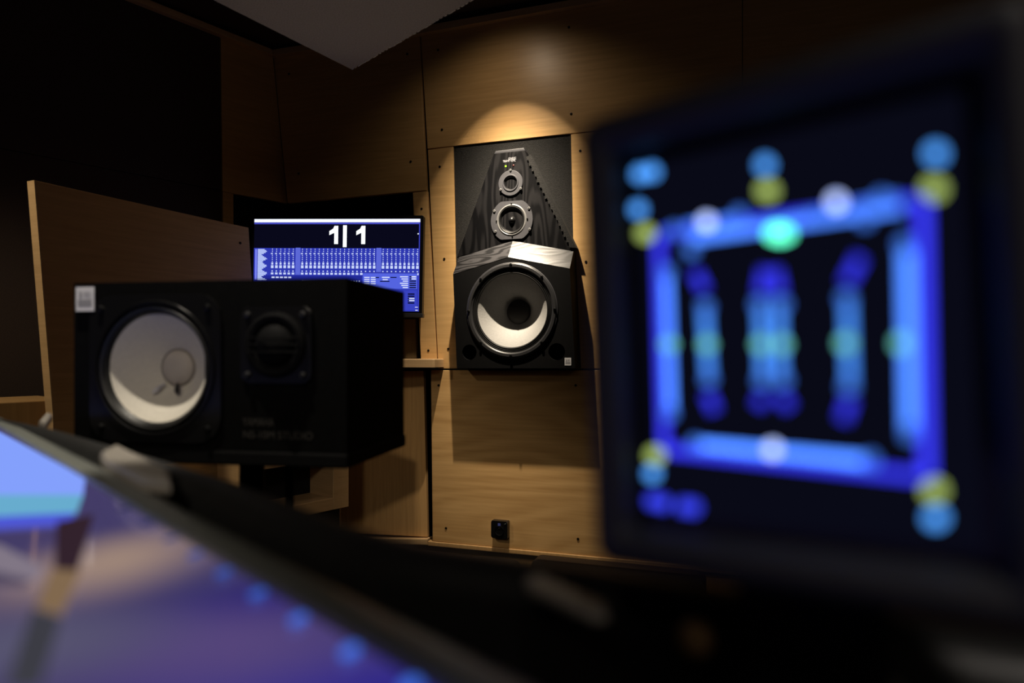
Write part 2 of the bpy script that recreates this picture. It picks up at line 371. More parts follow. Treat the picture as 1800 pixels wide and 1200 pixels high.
for i, nm in ((0, 'left'), (1, 'right')):
    bm = bm_new()
    vv = [bm.verts.new(v) for v in [(fr[i][0], -n_f, fr[i][1]), (fr[i+1][0], -n_f, fr[i+1][1]), (bk[1][0] if i == 0 else fr[2][0], -NB, bk[i+1][1]), (fr[0][0] if i == 0 else bk[1][0], -NB, bk[i][1])]]
    f_ = bm.faces.new(vv); r = bmesh.ops.extrude_face_region(bm, geom=[f_])
    for v in r['geom']:
        if isinstance(v, bmesh.types.BMVert): v.co += Vector((0, -.001, .003))
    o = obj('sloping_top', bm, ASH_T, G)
# head
hd = MS.pxs([(803, 452.5), (868, 270), (922, 264), (1006.5, 441), (902, 422.5)], -.04)
o = obj('head_baffle', a_prism(bm_new(), hd, -.04, .05, .002), ASH, G)
tp = MS.pxs([(868.5, 270), (871, 265.5), (920, 261.5), (922, 264)], -.012)
bm = bm_new(); a_prism(bm, [hd[1], hd[2], (hd[2][0]-.004, hd[2][1]+.012), (hd[1][0]+.006, hd[1][1]+.012)], -.036, .045, .002); obj('head_cap', bm, GREYPL, G)
YH = -.04
# tweeter
tc_ = MS.px(898, 322, YH)
ring('tweeter_plate', tc_, [(.054, YH+.001), (.054, YH-.004), (.052, YH-.006), (.036, YH-.006), (.034, YH-.009), (.031, YH-.009), (.028, YH-.004), (.018, YH+.018), (.012, YH+.03), (0, YH+.03)], GREYPL, G)
ring('tweeter_horn', tc_, [(.0285, YH-.0045), (.024, YH+.000), (.016, YH+.016), (.010, YH+.022)], BLKS, G)
o = ring('tweeter_dome', tc_, [(.012, YH+.020), (.011, YH+.012), (.008, YH+.007), (.004, YH+.0045), (0, YH+.004)], plain('dark_metal_dome', (.2, .2, .2), .22, metal=1), G, 24)
def bolt(name, x, z, y, r, mat, parent):
    return ring(name, (x, z), [(r, y+.001), (r, y-.002), (r*.8, y-.004), (r*.45, y-.0045), (r*.4, y-.0025), (0, y-.0025)], mat, parent, 12)
for (x, y) in ((897.5, 299), (880, 333.5), (915.5, 331.5)):
    q = MS.px(x, y, YH-.006); bolt('bolt', q[0], q[1], YH-.006, .0055, GREYPL2, G)
# midrange
mc = MS.px(900, 387, YH)
R = .0925; out = []
for i in range(64):
    a = 2*math.pi*i/64; x, z = R*math.cos(a), R*math.sin(a); out.append((mc[0]+x, mc[1]+max(-.0795, min(.0795, z))))
def plate_with_hole(poly, c, hr, y0, y1):
    bm = bm_new(); n = len(poly); o_ = [bm.verts.new((x, y0, z)) for x, z in poly]; ob = [bm.verts.new((x, y1, z)) for x, z in poly]
    inn = []
    for x, z in poly:
        a = math.atan2(z-c[1], x-c[0]); inn.append(bm.verts.new((c[0]+hr*math.cos(a), y0, c[1]+hr*math.sin(a))))
    for i in range(n):
        j = (i+1) % n; bm.faces.new([o_[i], o_[j], inn[j], inn[i]]); bm.faces.new([o_[i], ob[i], ob[j], o_[j]])
    return bm
obj('midrange_plate', plate_with_hole(out, mc, .066, YH-.006, YH+.001), GREYPL, G)
ring('midrange_ring', mc, [(.0665, YH-.006), (.064, YH-.008), (.061, YH-.0085), (.057, YH-.006)], GREYPL2, G)
ring('midrange_surround', mc, [(.0575, YH-.006), (.055, YH-.010), (.051, YH-.006)], RUB, G)
ring('midrange_cone', mc, [(.0515, YH-.006), (.040, YH+.006), (.026, YH+.020), (.017, YH+.028), (0, YH+.03)], BLKS, G)
ring('midrange_phase_plug', mc, [(.0165, YH+.03), (.018, YH+.012), (.016, YH+.000), (.011, YH-.008), (.005, YH-.0125), (0, YH-.0135)], BLKS, G, 32)
for (x, y) in ((869, 371), (930, 366), (871, 407), (931, 403)):
    q = MS.px(x, y, YH-.006); bolt('bolt', q[0], q[1], YH-.006, .0062, GREYPL2, G)
for (x, y) in ((899, 358), (900.5, 414.5), (873, 388.5), (927, 384.5)):
    q = MS.px(x, y, YH-.006); bolt('bolt', q[0], q[1], YH-.006, .0034, BLKP, G)
# leds and print
q = MS.px(889, 292, YH); o = ring('green_led', q, [(.0042, YH), (.0038, YH-.002), (.002, YH-.003), (0, YH-.0032)], LEDG, G, 14); tag(o, 'lit green led')
q = MS.px(902.8, 290.5, YH); o = ring('red_led', q, [(.0035, YH), (.003, YH-.002), (.0015, YH-.003), (0, YH-.0032)], LEDR, G, 14)
q = MS.px(893.5, 281, YH); text('brand_lettering', 'GENELEC', .0135, q[0], q[1], YH-.0006, SILV, G, sx=.62)
q = MS.px(884, 285.5, YH); text('model_lettering', 'TRIAMP 1024C', .0135, q[0], q[1], YH-.0006, SILV, G, sx=.66)
# woofer
y = -n_f
ring('woofer_frame', wc, [(WR-.006, y+.001), (WR-.005, y-.006), (WR-.009, y-.009), (WR-.019, y-.009), (WR-.022, y-.004), (.172, y-.002), (.170, y+.02)], BEZ, G, 72)
ring('frame_lip', wc, [(WR-.001, y+.001), (WR-.001, y-.004), (WR-.004, y-.0055), (WR-.005, y-.004)], GREYPL, G, 72)
prof = [(.173, y+.004)]
for k_ in range(3):
    r_ = .171-.0065*k_; prof += [(r_, y+.001), (r_-.0025, y-.003), (r_-.005, y+.001)]
prof.append((.1505, y+.004)); ring('woofer_surround', wc, prof, RUB, G, 72)
ring('woofer_cone', wc, [(.1515, y+.004), (.13, y+.022), (.09, y+.062), (.055, y+.094), (.045, y+.10)], CONE, G, 72)
ring('dust_cap', wc, [(.052, y+.094), (.048, y+.084), (.036, y+.076), (.02, y+.0715), (0, y+.070)], CAPD, G, 36)
for i in range(8):
    a = math.pi/2+i*math.pi/4+.0; bolt('bolt', wc[0]+(WR-.012)*math.cos(a), wc[1]+(WR-.012)*math.sin(a), y-.009, .0062, BLKS, G)
def sticker(fr, parent, poly, yy, digit=None):
    p = fr.pxs(poly, yy); x0, x1, z1, z0_ = p[0][0], p[1][0], p[0][1], p[3][1]
    w_, h_ = x1-x0, z1-z0_
    s_ = obj('sticker', a_box(bm_new(), x0, x1, yy-.0006, yy, z0_, z1), WHITE, parent); tag(s_, 'small white barcode sticker')
    bm = bm_new(); a_quad(bm, x0+.12*w_, x1-.12*w_, z0_+.20*h_, z0_+.48*h_, yy-.0009); obj('barcode_block', bm, LGREY, s_)
    bm = bm_new()
    for k_ in range(4): a_quad(bm, x0+.42*w_, x1-.12*w_-(k_ % 2)*.1*w_, z0_+(.56+.07*k_)*h_, z0_+(.585+.07*k_)*h_, yy-.0009)
    obj('fine_print', bm, LGREY, s_)
    text('number', '2', .34*h_, x0+.16*w_, z0_+.56*h_, yy-.0009, INK, s_)
sticker(MS, G, [(992.6, 628.5), (1004, 628.5), (1004, 642), (992.6, 642)], -n_f-.001)

# ------------------------------------------------------------------ nearfield speaker on its stand
NA = math.radians(-10.5); NW, NH, ND = .385, .215, .207
rc = Vector((-.202, .835)); ex = Vector((math.cos(NA), math.sin(NA)))
fc = rc - ex*(NW/2); NZ = ZC-.123
NF = Frame((fc.x, fc.y, NZ), NA)
S = thing('nearfield_speaker', 'black bookshelf speaker lying on its side with a white woofer cone', 'speaker', NF.M)
nwc = NF.px(274, 647, 0); NR = .0705
bm = bm_new()
hw = NW/2
F = [bm.verts.new(v) for v in [(-hw, 0, 0), (hw, 0, 0), (hw, 0, NH), (-hw, 0, NH)]]; K = [bm.verts.new((v.co.x, ND, v.co.z)) for v in F]
edges = [bm.edges.new((F[i], F[(i+1) % 4])) for i in range(4)]
rv = [bm.verts.new((nwc[0]+.080*math.cos(2*math.pi*i/48), 0, nwc[1]+.080*math.sin(2*math.pi*i/48))) for i in range(48)]
edges += [bm.edges.new((rv[i], rv[(i+1) % 48])) for i in range(48)]
bmesh.ops.triangle_fill(bm, use_beauty=True, edges=edges)
bmesh.ops.delete(bm, geom=[f for f in bm.faces if all((Vector((v.co.x, v.co.z))-Vector(nwc)).length < .081 for v in f.verts)], context='FACES_ONLY')
for i in range(4): bm.faces.new([F[i], F[(i+1) % 4], K[(i+1) % 4], K[i]])
bm.faces.new(K)
obj('cabinet', bm, NSBLK, S)
out = []
for (x, z, r_) in ((1, 1, .034), (-1, 1, .034), (-1, -1, .034), (1, -1, .034)):
    h_ = .0955; a0 = {(1, 1): 0, (-1, 1): 90, (-1, -1): 180, (1, -1): 270}[(x, z)]
    for i in range(5):
        a = math.radians(a0+90*i/4); out.append((nwc[0]+x*(h_-r_)+r_*math.cos(a), nwc[1]+z*(h_-r_)+r_*math.sin(a)))
bm = plate_with_hole(out, nwc, .087, -.004, .0); obj('woofer_plate', bm, BLKS, S)
ring('woofer_frame', nwc, [(.088, -.004), (.087, -.0065), (.084, -.0065), (.0825, -.003), (.082, .004)], BLKS, S)
ring('woofer_surround', nwc, [(.083, .003), (.0815, -.002), (.078, -.0055), (.074, -.003), (NR, .003)], RUB, S)
ring('woofer_cone', nwc, [(NR+.0005, .0025), (.06, .013), (.045, .0275), (.03, .041), (.02, .049)], CONE_NS, S, 64)
CAPN = plain('beige_dust_cap', (.52, .47, .41), .8, noise=.05)
ring('dust_cap', nwc, [(.0235, .045), (.0232, .0425), (.0205, .0395), (.015, .0365), (.008, .0345), (0, .034)], CAPN, S, 40)
ring('dust_cap_rim', nwc, [(.0262, .0445), (.0252, .0425), (.0238, .0415), (.0232, .043)], plain('cap_glue_line', (.25, .22, .19), .7), S, 40)
for (p0, p1, mt) in (((290, 674), (268, 691), plain('lead_solder', (.62, .62, .68), .32, metal=.4)), ((312, 674), (311, 692), BLKS)):
    a = NF.px(*p0, .038); b = NF.px(*p1, .024); bm = bm_new()
    a_tube(bm, [(a[0], .038, a[1]), ((a[0]*.7+b[0]*.3), .033, a[1]*.7+b[1]*.3), ((a[0]*.35+b[0]*.65), .0285, a[1]*.35+b[1]*.65), (b[0], .0245, b[1])], [.0014, .0025, .0036, .0018], 8)
    obj('tinsel_lead', bm, mt, S, True)
for (x, z) in ((-1, 1), (1, 1), (-1, -1), (1, -1)): bolt('bolt', nwc[0]+x*.077, nwc[1]+z*.077, -.004, .0045, BLKS, S)
ntc = NF.px(487, 606, 0)
p = rrect(ntc[0]-.048, ntc[0]+.048, ntc[1]-.048, ntc[1]+.048, .012)
obj('tweeter_plate', a_prism(bm_new(), p, -.004, 0, .001), BLKS, S)
ring('tweeter_ring', ntc, [(.041, -.004), (.040, -.008), (.036, -.010), (.031, -.009), (.027, -.004)], BLKP, S)
ring('tweeter_dome', ntc, [(.027, -.0042), (.024, -.009), (.019, -.0135), (.012, -.0165), (.005, -.018), (0, -.0182)], BLKP, S)
bm = bm_new()
for k_ in (-1, 0, 1): a_tube(bm, [(ntc[0]-.034, -.0105, ntc[1]+k_*.009), (ntc[0], -.0225, ntc[1]+k_*.009), (ntc[0]+.034, -.0105, ntc[1]+k_*.009)], .0009, 6)
obj('tweeter_guard', bm, BLKP, S)
for (x, z) in ((-1, 1), (1, 1), (-1, -1), (1, -1)): bolt('bolt', ntc[0]+x*.0375, ntc[1]+z*.0375, -.004, .0042, BEZ, S)
q = NF.px(427, 748, 0); text('brand_lettering', 'YAMAHA', .0145, q[0], q[1], -.0006, DIMP, S, sx=.72)
q = NF.px(427, 769.5, 0); text('model_lettering', 'NS-10M STUDIO', .0135, q[0], q[1], -.0006, DIMP, S, sx=.98)
sticker(NF, S, [(134, 504.5), (166, 504.5), (166, 547), (134, 547)], -.0048)
# stand
ST = thing('speaker_stand', 'black steel speaker stand with twin posts under the white-coned speaker', 'speaker stand', Matrix.Translation((fc.x, fc.y, 0)) @ Matrix.Rotation(NA, 4, 'Z'))
obj('top_plate', a_box(bm_new(), -hw-.002, hw+.002, -.002, ND+.004, NZ-.019, NZ-.0005, .003), BLKP, ST)
for px_, wpx, nm in ((443, .017, 'post'), (509, .006, 'post')):
    q = NF.px(px_, 830, .10); bm = bm_new(); a_tube(bm, [(q[0], .10, .02), (q[0], .10, NZ-.019)], wpx, 20); obj(nm, bm, BLKP, ST, True)
obj('base_plate', a_box(bm_new(), -.17, .17, -.03, .25, 0, .02, .004), BLKP, ST)

# ------------------------------------------------------------------ shelf and computer monitor
sr = FW.px(763, 637, -.10)[0]
SH = obj('wooden_shelf', a_slab(bm_new(), [(0, -.0015), (0, -.092), (-.008, -.1), (-.9, -.225), (-.9, .19), (-.115, .19), (-.115, -.0015)], -.036, 0, .004, 3), BEECH_S); SH.matrix_world = FW.M @ Matrix.Translation((sr, 0, ZC-.026)); tag(SH, 'beech shelf board on the wall under the computer monitor', 'shelf')
MF = Frame((-.755, 2.992, 0), math.radians(-5.0), ry=math.radians(.9))
mx0, mz1 = MF.px(447.5, 384.5); mx1, _ = MF.px(739, 379); _, mz0 = MF.px(600, 546)
mxb0, mzb1 = mx0-.012, mz1+.014; mxb1 = mx1+.014; mzb0 = mz0-.012
CM = thing('computer_monitor', 'wide computer monitor on the wall shelf showing a blue mixer screen', 'monitor', MF.M)
bm = bm_new(); a_prism(bm, rrect(mxb0, mxb1, mzb0, mzb1, .006), 0, .035, .003); obj('housing', bm, BLKS, CM)
bm = bm_new(); a_box(bm, mxb0-.001, mxb1+.004, -.006, .03, mzb0-.014, mzb0+.004, .002); obj('chin', bm, BEZ, CM)
shz = ZC-.026
bm = bm_new(); a_box(bm, -.035, .035, .036, .056, shz+.012, mzb0+.16, .004); obj('stand_neck', bm, BLKS, CM)
bm = bm_new(); a_prism(bm, rrect(-.16, .16, shz+.0035, shz+.014, .004), .0, .13, .002); obj('stand_foot', bm, BLKS, CM)
E = {}
def em(col, s=1.0):
    key = (col, s)
    if key not in E: E[key] = emit('glow_%d_%d_%d_%d' % (*col, int(s*100)), rgb(*col), s)
    return E[key]
SW, SHH = mx1-mx0, mz1-mz0
def sq(zx, zy): return (mx0+(zx-165)/965*SW, mz1-(zy-205)/540*SHH)
def srect(bm, zx0, zx1, zy0, zy1, y=-.0012):
    a = sq(zx0, zy0); b = sq(zx1, zy1); a_quad(bm, a[0], b[0], b[1], a[1], y)
bm = bm_new(); a_quad(bm, mx0, mx1, mz0, mz1, -.0006); SCR = obj('screen', bm, em((9, 10, 34)), CM)
def sc(name, col, rects, y=-.0012, s=1.0):
    bm = bm_new()
    for r_ in rects: srect(bm, *r_, y)
    o = obj(name, bm, em(col, s), SCR)
    if len(rects) > 1: o['kind'] = 'stuff'
    return o
sc('menu_bar', (226, 232, 255), [(165, 1130, 207, 226)], s=1.3)
sc('title_line', (70, 75, 190), [(165, 1130, 227, 237)])
sc('counter_band', (9, 9, 26), [(165, 1124, 238, 376)])
sc('side_line', (60, 66, 190), [(1124, 1130, 237, 745)], -.0014)
for x0 in (607, 764):
    bm = bm_new(); pts = [(x0, 278), (x0+22, 264), (x0+30, 247), (x0+52, 247), (x0+52, 354), (x0+29, 354), (x0+29, 288), (x0, 302)]
    a_poly(bm, [sq(*q_) for q_ in pts], -.0016); obj('counter_digit', bm, em((250, 255, 255), 1.2), SCR)
sc('counter_bar', (250, 255, 255), [(687, 709, 244, 372)], -.0016, 1.2)
sc('counter_dot', (250, 255, 255), [(1116, 1123, 290, 297)], -.0016)
sc('mixer_area', (46, 56, 176), [(165, 1124, 378, 745)], s=1.0)
sc('mixer_lower_area', (34, 42, 150), [(165, 800, 540, 745)], -.0014)
bm = bm_new()
for i in range(30):
    zy = 384+i*6.2; wv = 36+14*math.sin(i*.9)+8*random.random(); srect(bm, 188, 188+wv, zy, zy+5, -.0016)
tag(obj('waveform_overview', bm, em((190, 205, 255)), SCR), kind='stuff')
sc('track_list', (120, 130, 240), [(172, 184, 384, 566)], -.0016)
for r_ in ((412, 440), (882, 910)): sc('strip_divider', (92, 104, 214), [(r_[0], r_[1], 376, 535)], -.0016)
for (zx0, n_) in ((275, 6), (452, 18), (921, 9)):
    if zx0 == 275:
        bm = bm_new()
        for i in range(7): srect(bm, -2.2, 2.2, 382+i*12, 388+i*12, -.0018)
        srect(bm, -9, 2, 408, 414, -.0019)
        srect(bm, -5.5, 5.5, 463, 476, -.0019); srect(bm, -7.5, 7.5, 480, 497, -.0019); srect(bm, -3.5, 3.5, 510, 518, -.0019); srect(bm, -7.5, 7.5, 523, 534, -.0018)
        base = obj('channel_strip', bm, em((205, 218, 255), 1.0), SCR)
        for v in base.data.vertices: v.co.x -= sq(0, 0)[0]
    for i in range(n_):
        c = base if (zx0 == 275 and i == 0) else link_copy(base, SCR)
        c.location = (sq(zx0+i*24.6, 0)[0], 0, sq(0, 0)[1]-sq(0, (8 if zx0 == 275 else 0))[1] if False else 0)
sc('strip_names', (215, 225, 255), [(272+i*24.6, 290+i*24.6, 547, 556) for i in range(5)], -.0018)
sc('strip_dots', (225, 235, 255), [(452+i*15, 459+i*15, 568, 575) for i in range(23)], -.0018)
sc('dialog_window', (84, 100, 224), [(806, 1118, 517, 614)], -.002)
sc('dialog_title', (52, 60, 170), [(806, 1118, 517, 525)], -.0022)
sc('dialog_window', (56, 66, 190), [(1040, 1118, 622, 738)], -.002)
rows = []
for i in range(4): rows += [(814, 845, 546+i*12, 552+i*12), (852, 880, 546+i*12, 552+i*12)]
rows += [(916, 960, 545, 551), (920, 950, 558, 564)]
for i in range(6): rows += [(1020+i % 3*8, 1066, 541+i*12.5, 547+i*12.5)]
sc('dialog_text', (220, 228, 255), rows, -.0024)
rows = [(876, 900, 546, 552), (965, 1000, 545, 551), (905, 960, 568, 574)]
for i in range(6): rows += [(1074, 1112, 540+i*12.5, 547+i*12.5)]
for i in range(5): rows += [(1066, 1104, 640+i*13, 648+i*13)]
sc('dialog_fields', (10, 12, 45), rows, -.0024)
sc('dialog_values', (225, 232, 255), [(1086, 1112, 540, 547), (1086, 1112, 552.5, 559), (1074, 1104, 667, 673), (1074, 1104, 679, 685), (1108, 1124, 718, 722), (1110, 1124, 735, 740)], -.0026)

# ------------------------------------------------------------------ board leaning at the left, open cabinet, side cabinet
def cam3(x, y, d): return Vector(((x-CX)/FPX*d, d, ZC-(y-HY)/FPX*d))
lt = cam3(62, 317, 2.0); rt = cam3(437, 400, 2.74); lt.z = rt.z = (lt.z+rt.z)/2
BA = math.atan2(rt.y-lt.y, rt.x-lt.x); BL = (rt-lt).to_2d().length
BF = Frame((lt.x, lt.y, 0), BA)
BO = thing('wooden_partition', 'upright beech board with an end edge standing left behind the white-coned speaker', 'wooden board', BF.M)
p = [BF.px(62, 317), BF.px(437, 400), BF.px(452, 640), (BF.px(452, 640)[0]+.01, 0.0), (BF.px(92, 730)[0]+.03, 0.0), BF.px(95, 730)]
obj('board', a_prism(bm_new(), p, 0, .033, .0015), BEECH, BO)
bm = bm_new(); q0 = p[0]; q1 = p[5]; q2 = p[4]
for a, b in ((q0, q1), (q1, q2)):
    vv = [(a[0]-.0035, a[1]), (a[0], a[1]), (b[0], b[1]), (b[0]-.0035, b[1])]; a_prism(bm, vv, -.0002, .0334)
obj('edge_band', bm, BEECH_S, BO)
q = BF.px(422, 427); s_ = bpy.data.objects.new('screw', SCREW); COL.objects.link(s_); s_.parent = BO; s_.location = (q[0], 0, q[1])

KR = cam3(613, 890, 2.8); KA = math.atan2(.775, .633)
KF = Frame((KR.x, KR.y, 0), KA)
K_ = thing('open_cabinet', 'low open-fronted beech cabinet below the monitor, partly hidden by the speaker', 'cabinet', KF.M)
kz0 = ZC-.63; kb = ZC-.582; kt = ZC-.428; ktop = ZC-.24
obj('side_panel', a_box(bm_new(), -.075, 0, 0, .17, kz0, ktop, .002), BEECH_S, K_)
obj('side_panel', a_box(bm_new(), -.47, -.43, 0, .17, kz0, ktop, .002), BEECH_S, K_)
obj('bottom_board', a_box(bm_new(), -.43, -.075, .001, .17, kz0, kb, .002), BEECH_S, K_)
obj('upper_rail', a_box(bm_new(), -.43, -.075, .001, .03, kt, ktop-.03, .002), BEECH_S, K_)
obj('top_board', a_box(bm_new(), -.43, -.075, .001, .17, ktop-.03, ktop, .002), BEECH_S, K_)
obj('back_panel', a_box(bm_new(), -.43, -.075, .16, .169, kb, kt+.1, 0), VOID, K_)
obj('plinth', a_box(bm_new(), -.45, -.03, .02, .15, 0, kz0, 0), VOID, K_)
LC = obj('low_wooden_ledge', a_box(bm_new(), -.25, .25, -.14, .14, 0, ZC-.145, .004), BEECH_V); LC.location = (-1.66, 2.04, 0); LC.rotation_euler = (0, 0, math.atan2(.775, .633))
tag(LC, 'low beech unit at the left edge beyond the board, only its top showing', 'cabinet')

# ------------------------------------------------------------------ wall socket
q = FW.px(881.5, 928)
WS = thing('wall_socket', 'small black wall socket low on the beech panel under the main speaker', 'socket', FW.M @ Matrix.Translation((q[0], -.0001, q[1])))
obj('cover_plate', a_prism(bm_new(), rrect(-.037, .037, -.037, .037, .006), -.028, 0, .004), BLKS, WS)
ring('socket_well', (0, -.004), [(.021, -.028), (.0205, -.031), (.019, -.031), (.017, -.026), (.0, -.024)], BLKP, WS, 28)
ring('contact', (0, .006), [(.0025, -.026), (.0025, -.030), (0, -.0305)], CHROME, WS, 10)
bm = bm_new(); a_box(bm, -.006, .006, -.0292, -.028, .017, .027); o = obj('label_patch', bm, plain('blue_patch', (.10, .13, .5), .4), WS)
bolt('screw', .027, .027, -.028, .003, CHROME, WS)

# ------------------------------------------------------------------ padded bench by the wall
for (xa, xb, yt, lab) in ((655, 908, 966, 'dark brown padded seat back below the wall socket, left of the pair'), (933, 1240, 981, 'dark brown padded seat back by the wall, right of the pair')):
    d = .30; bx0, bz = FW.px(xa, yt, -d); bx1, _ = FW.px(xb, yt, -d)
    root = thing('padded_seat', lab, 'seat', FW.M @ Matrix.Translation(((bx0+bx1)/2, -d, 0)), 'padded seats along the front wall')
    wd = (bx1-bx0)/2
    bm = bm_new(); a_prism(bm, rrect(-wd, wd, .16, bz, .03), 0, .06, .008); obj('backrest', bm, LEATH, root, True)
    bm = bm_new(); a_box(bm, -wd+.01, wd-.01, -.42, -.002, .16, .26, .02, 3); obj('seat', bm, LEATH, root, True)
    for lx in (-wd+.04, wd-.04):
        for ly in (-.38, .03): bm = bm_new(); a_tube(bm, [(lx, ly, 0), (lx, ly, .165)], .014, 10); obj('leg', bm, BLKP, root)

# ------------------------------------------------------------------ mixing console
MC = thing('mixing_console', 'dark mixing console with a glossy glass touch screen in the foreground, purple reflections painted on it', 'mixing console', Matrix.Identity(4))
def pl_pt(x, y, h):      # photo point on the level plane h below the lens
    Y = h*FPX/(y-HY); return ((x-CX)/FPX*Y, Y)
HG = .095; ZG = ZC-HG
e = Vector((.683, -.7304)); nn = Vector((.7304, .683))
def en(a, b): v = e*a+nn*b; return (v.x, v.y)
K0 = HG/.09               # keep the layout scaled to the plane height
con = [(-.9, 1.12), (-.53, .815), (-.184*K0, .47*K0), (-.076*K0, .352*K0), (-.035*K0, .318*K0), (.04*K0, .283*K0), (.16, .235), (.45, .12), (.9, -.08)]
body = con + [(.9, -.9), (-1.25, -.9), (-1.6, .7)]
obj('body', a_slab(bm_new(), body, .55, ZC-.150, .004), CONS, MC)
for lx, ly in ((-1.1, -.6), (.7, -.6), (-.9, .9), (.5, -.1)):
    obj('leg', a_box(bm_new(), lx-.05, lx+.05, ly-.05, ly+.05, 0, .56, .004), CONS, MC)
# rear rail, rounded top just under the sight line
rail = []
for a, b in zip(con, con[1:]):
    for t in range(4): rail.append((a[0]+(b[0]-a[0])*t/4, a[1]+(b[1]-a[1])*t/4))
rail.append(con[-1])
def offset(pts, d):
    out = []
    for i, p_ in enumerate(pts):
        a = Vector(pts[max(0, i-1)]); b = Vector(pts[min(len(pts)-1, i+1)]); t = (b-a).normalized(); out.append((p_[0]-t.y*d, p_[1]+t.x*d))
    return out
def sweep(profile, pts):      # profile (offset towards the operator, z)
    bm = bm_new(); cols = []
    for (d, z) in profile: cols.append([bm.verts.new((x, y_, z)) for x, y_ in offset(pts, -d)])
    for a, b in zip(cols, cols[1:]):
        for i in range(len(pts)-1): bm.faces.new([a[i], a[i+1], b[i+1], b[i]])
    return bm
prof = [(.004, ZC-.151)] + [(.018-.016*math.cos(math.radians(a)), ZC-.106+.016*math.sin(math.radians(a))) for a in range(0, 181, 20)] + [(.036, ZC-.151)]
obj('rear_rail', sweep(prof, rail), CONS, MC, True, 60)
# glass screen, its frame and the room reflections painted on it as glow
g0, g1 = -1.28, .42
gout = [en(g0, .128), en(g1, .128), en(g1, -.36), en(g0, -.36)]
obj('screen_housing', a_slab(bm_new(), gout, ZC-.150, ZG-.004, .0), BEZ, MC)
bm = bm_new()
pr = [(.136, ZG-.03), (.136, ZG-.002), (.133, ZG+.0025), (.124, ZG+.004), (.117, ZG+.002), (.1155, ZG-.003)]
cols = []
for (b_, z) in pr: cols.append([bm.verts.new((*en(a, b_), z)) for a in (g0, -.9, -.6, -.4, -.2, 0, g1)])
for a, b_ in zip(cols, cols[1:]):
    for i in range(6): bm.faces.new([a[i], a[i+1], b_[i+1], b_[i]])
obj('screen_edge_trim', bm, BEZG, MC, True, 50)
def painted_reflection_mat():  # soft room reflections in the glass, painted as emission gradients
    m, N, L, b = newmat('painted_glass_reflections')
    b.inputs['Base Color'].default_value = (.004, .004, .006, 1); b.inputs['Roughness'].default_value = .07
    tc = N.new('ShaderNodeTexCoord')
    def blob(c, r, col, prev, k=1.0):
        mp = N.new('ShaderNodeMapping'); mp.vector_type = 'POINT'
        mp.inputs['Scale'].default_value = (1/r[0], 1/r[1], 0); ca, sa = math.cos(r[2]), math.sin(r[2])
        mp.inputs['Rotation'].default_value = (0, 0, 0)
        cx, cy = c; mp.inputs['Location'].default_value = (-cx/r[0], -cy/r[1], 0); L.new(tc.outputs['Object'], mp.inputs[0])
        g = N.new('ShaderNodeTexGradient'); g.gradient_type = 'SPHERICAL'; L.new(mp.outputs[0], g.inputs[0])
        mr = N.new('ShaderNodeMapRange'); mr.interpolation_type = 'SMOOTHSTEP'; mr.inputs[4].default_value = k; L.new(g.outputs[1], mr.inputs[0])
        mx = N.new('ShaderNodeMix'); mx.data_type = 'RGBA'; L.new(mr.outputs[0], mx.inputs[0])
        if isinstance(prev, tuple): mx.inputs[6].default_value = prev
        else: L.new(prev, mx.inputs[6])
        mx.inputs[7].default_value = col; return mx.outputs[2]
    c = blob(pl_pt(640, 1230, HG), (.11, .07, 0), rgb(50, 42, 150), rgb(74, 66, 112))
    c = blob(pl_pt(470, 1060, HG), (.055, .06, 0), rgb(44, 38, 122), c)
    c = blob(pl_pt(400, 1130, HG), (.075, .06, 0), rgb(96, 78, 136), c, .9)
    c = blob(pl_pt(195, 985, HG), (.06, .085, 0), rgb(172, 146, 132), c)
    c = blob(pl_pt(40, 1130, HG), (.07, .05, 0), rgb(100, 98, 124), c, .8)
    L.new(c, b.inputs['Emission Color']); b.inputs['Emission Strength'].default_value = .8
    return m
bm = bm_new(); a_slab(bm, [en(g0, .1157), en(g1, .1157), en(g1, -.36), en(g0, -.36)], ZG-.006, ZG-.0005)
TS = obj('touch_screen', bm, painted_reflection_mat(), MC); tag(TS, 'glossy glass screen with purple and blue room reflections painted as glow')
def flat(name, pts, col, s=1.0, lift=.0004):  # glowing flat shapes that paint sharper room reflections into the glass
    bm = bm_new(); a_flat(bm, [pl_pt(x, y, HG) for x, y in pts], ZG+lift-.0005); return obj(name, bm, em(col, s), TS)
flat('painted_reflection_blue', [(-80, 716), (150, 840), (146, 870), (-80, 870)], (132, 160, 252), 1.0)
flat('painted_reflection_teal', [(-80, 870), (146, 870), (134, 902), (-80, 912)], (104, 172, 206), 1.0, .0008)
flat('painted_reflection_base_line', [(-80, 912), (134, 902), (118, 922), (-80, 934)], (78, 88, 214), 1.0, .0009)
flat('painted_reflection_brown_bar', [(100, 918), (165, 905), (135, 1010), (95, 1000)], (50, 34, 44), 1.0, .0010)
flat('painted_reflection_ochre_bar', [(92, 1002), (142, 1005), (108, 1085), (62, 1070)], (128, 104, 78), 1.0, .0011)
flat('painted_reflection_dark_bar', [(58, 1072), (108, 1088), (70, 1215), (8, 1215)], (60, 60, 68), 1.0, .0012)
flat('painted_reflection_keys', [(-80, 952), (0, 960), (78, 1000), (60, 1022), (-80, 990)], (128, 118, 132), 1.0, .0013)
flat('painted_reflection_grey', [(-80, 992), (58, 1024), (40, 1034), (-80, 1030)], (78, 70, 92), 1.0, .0014)
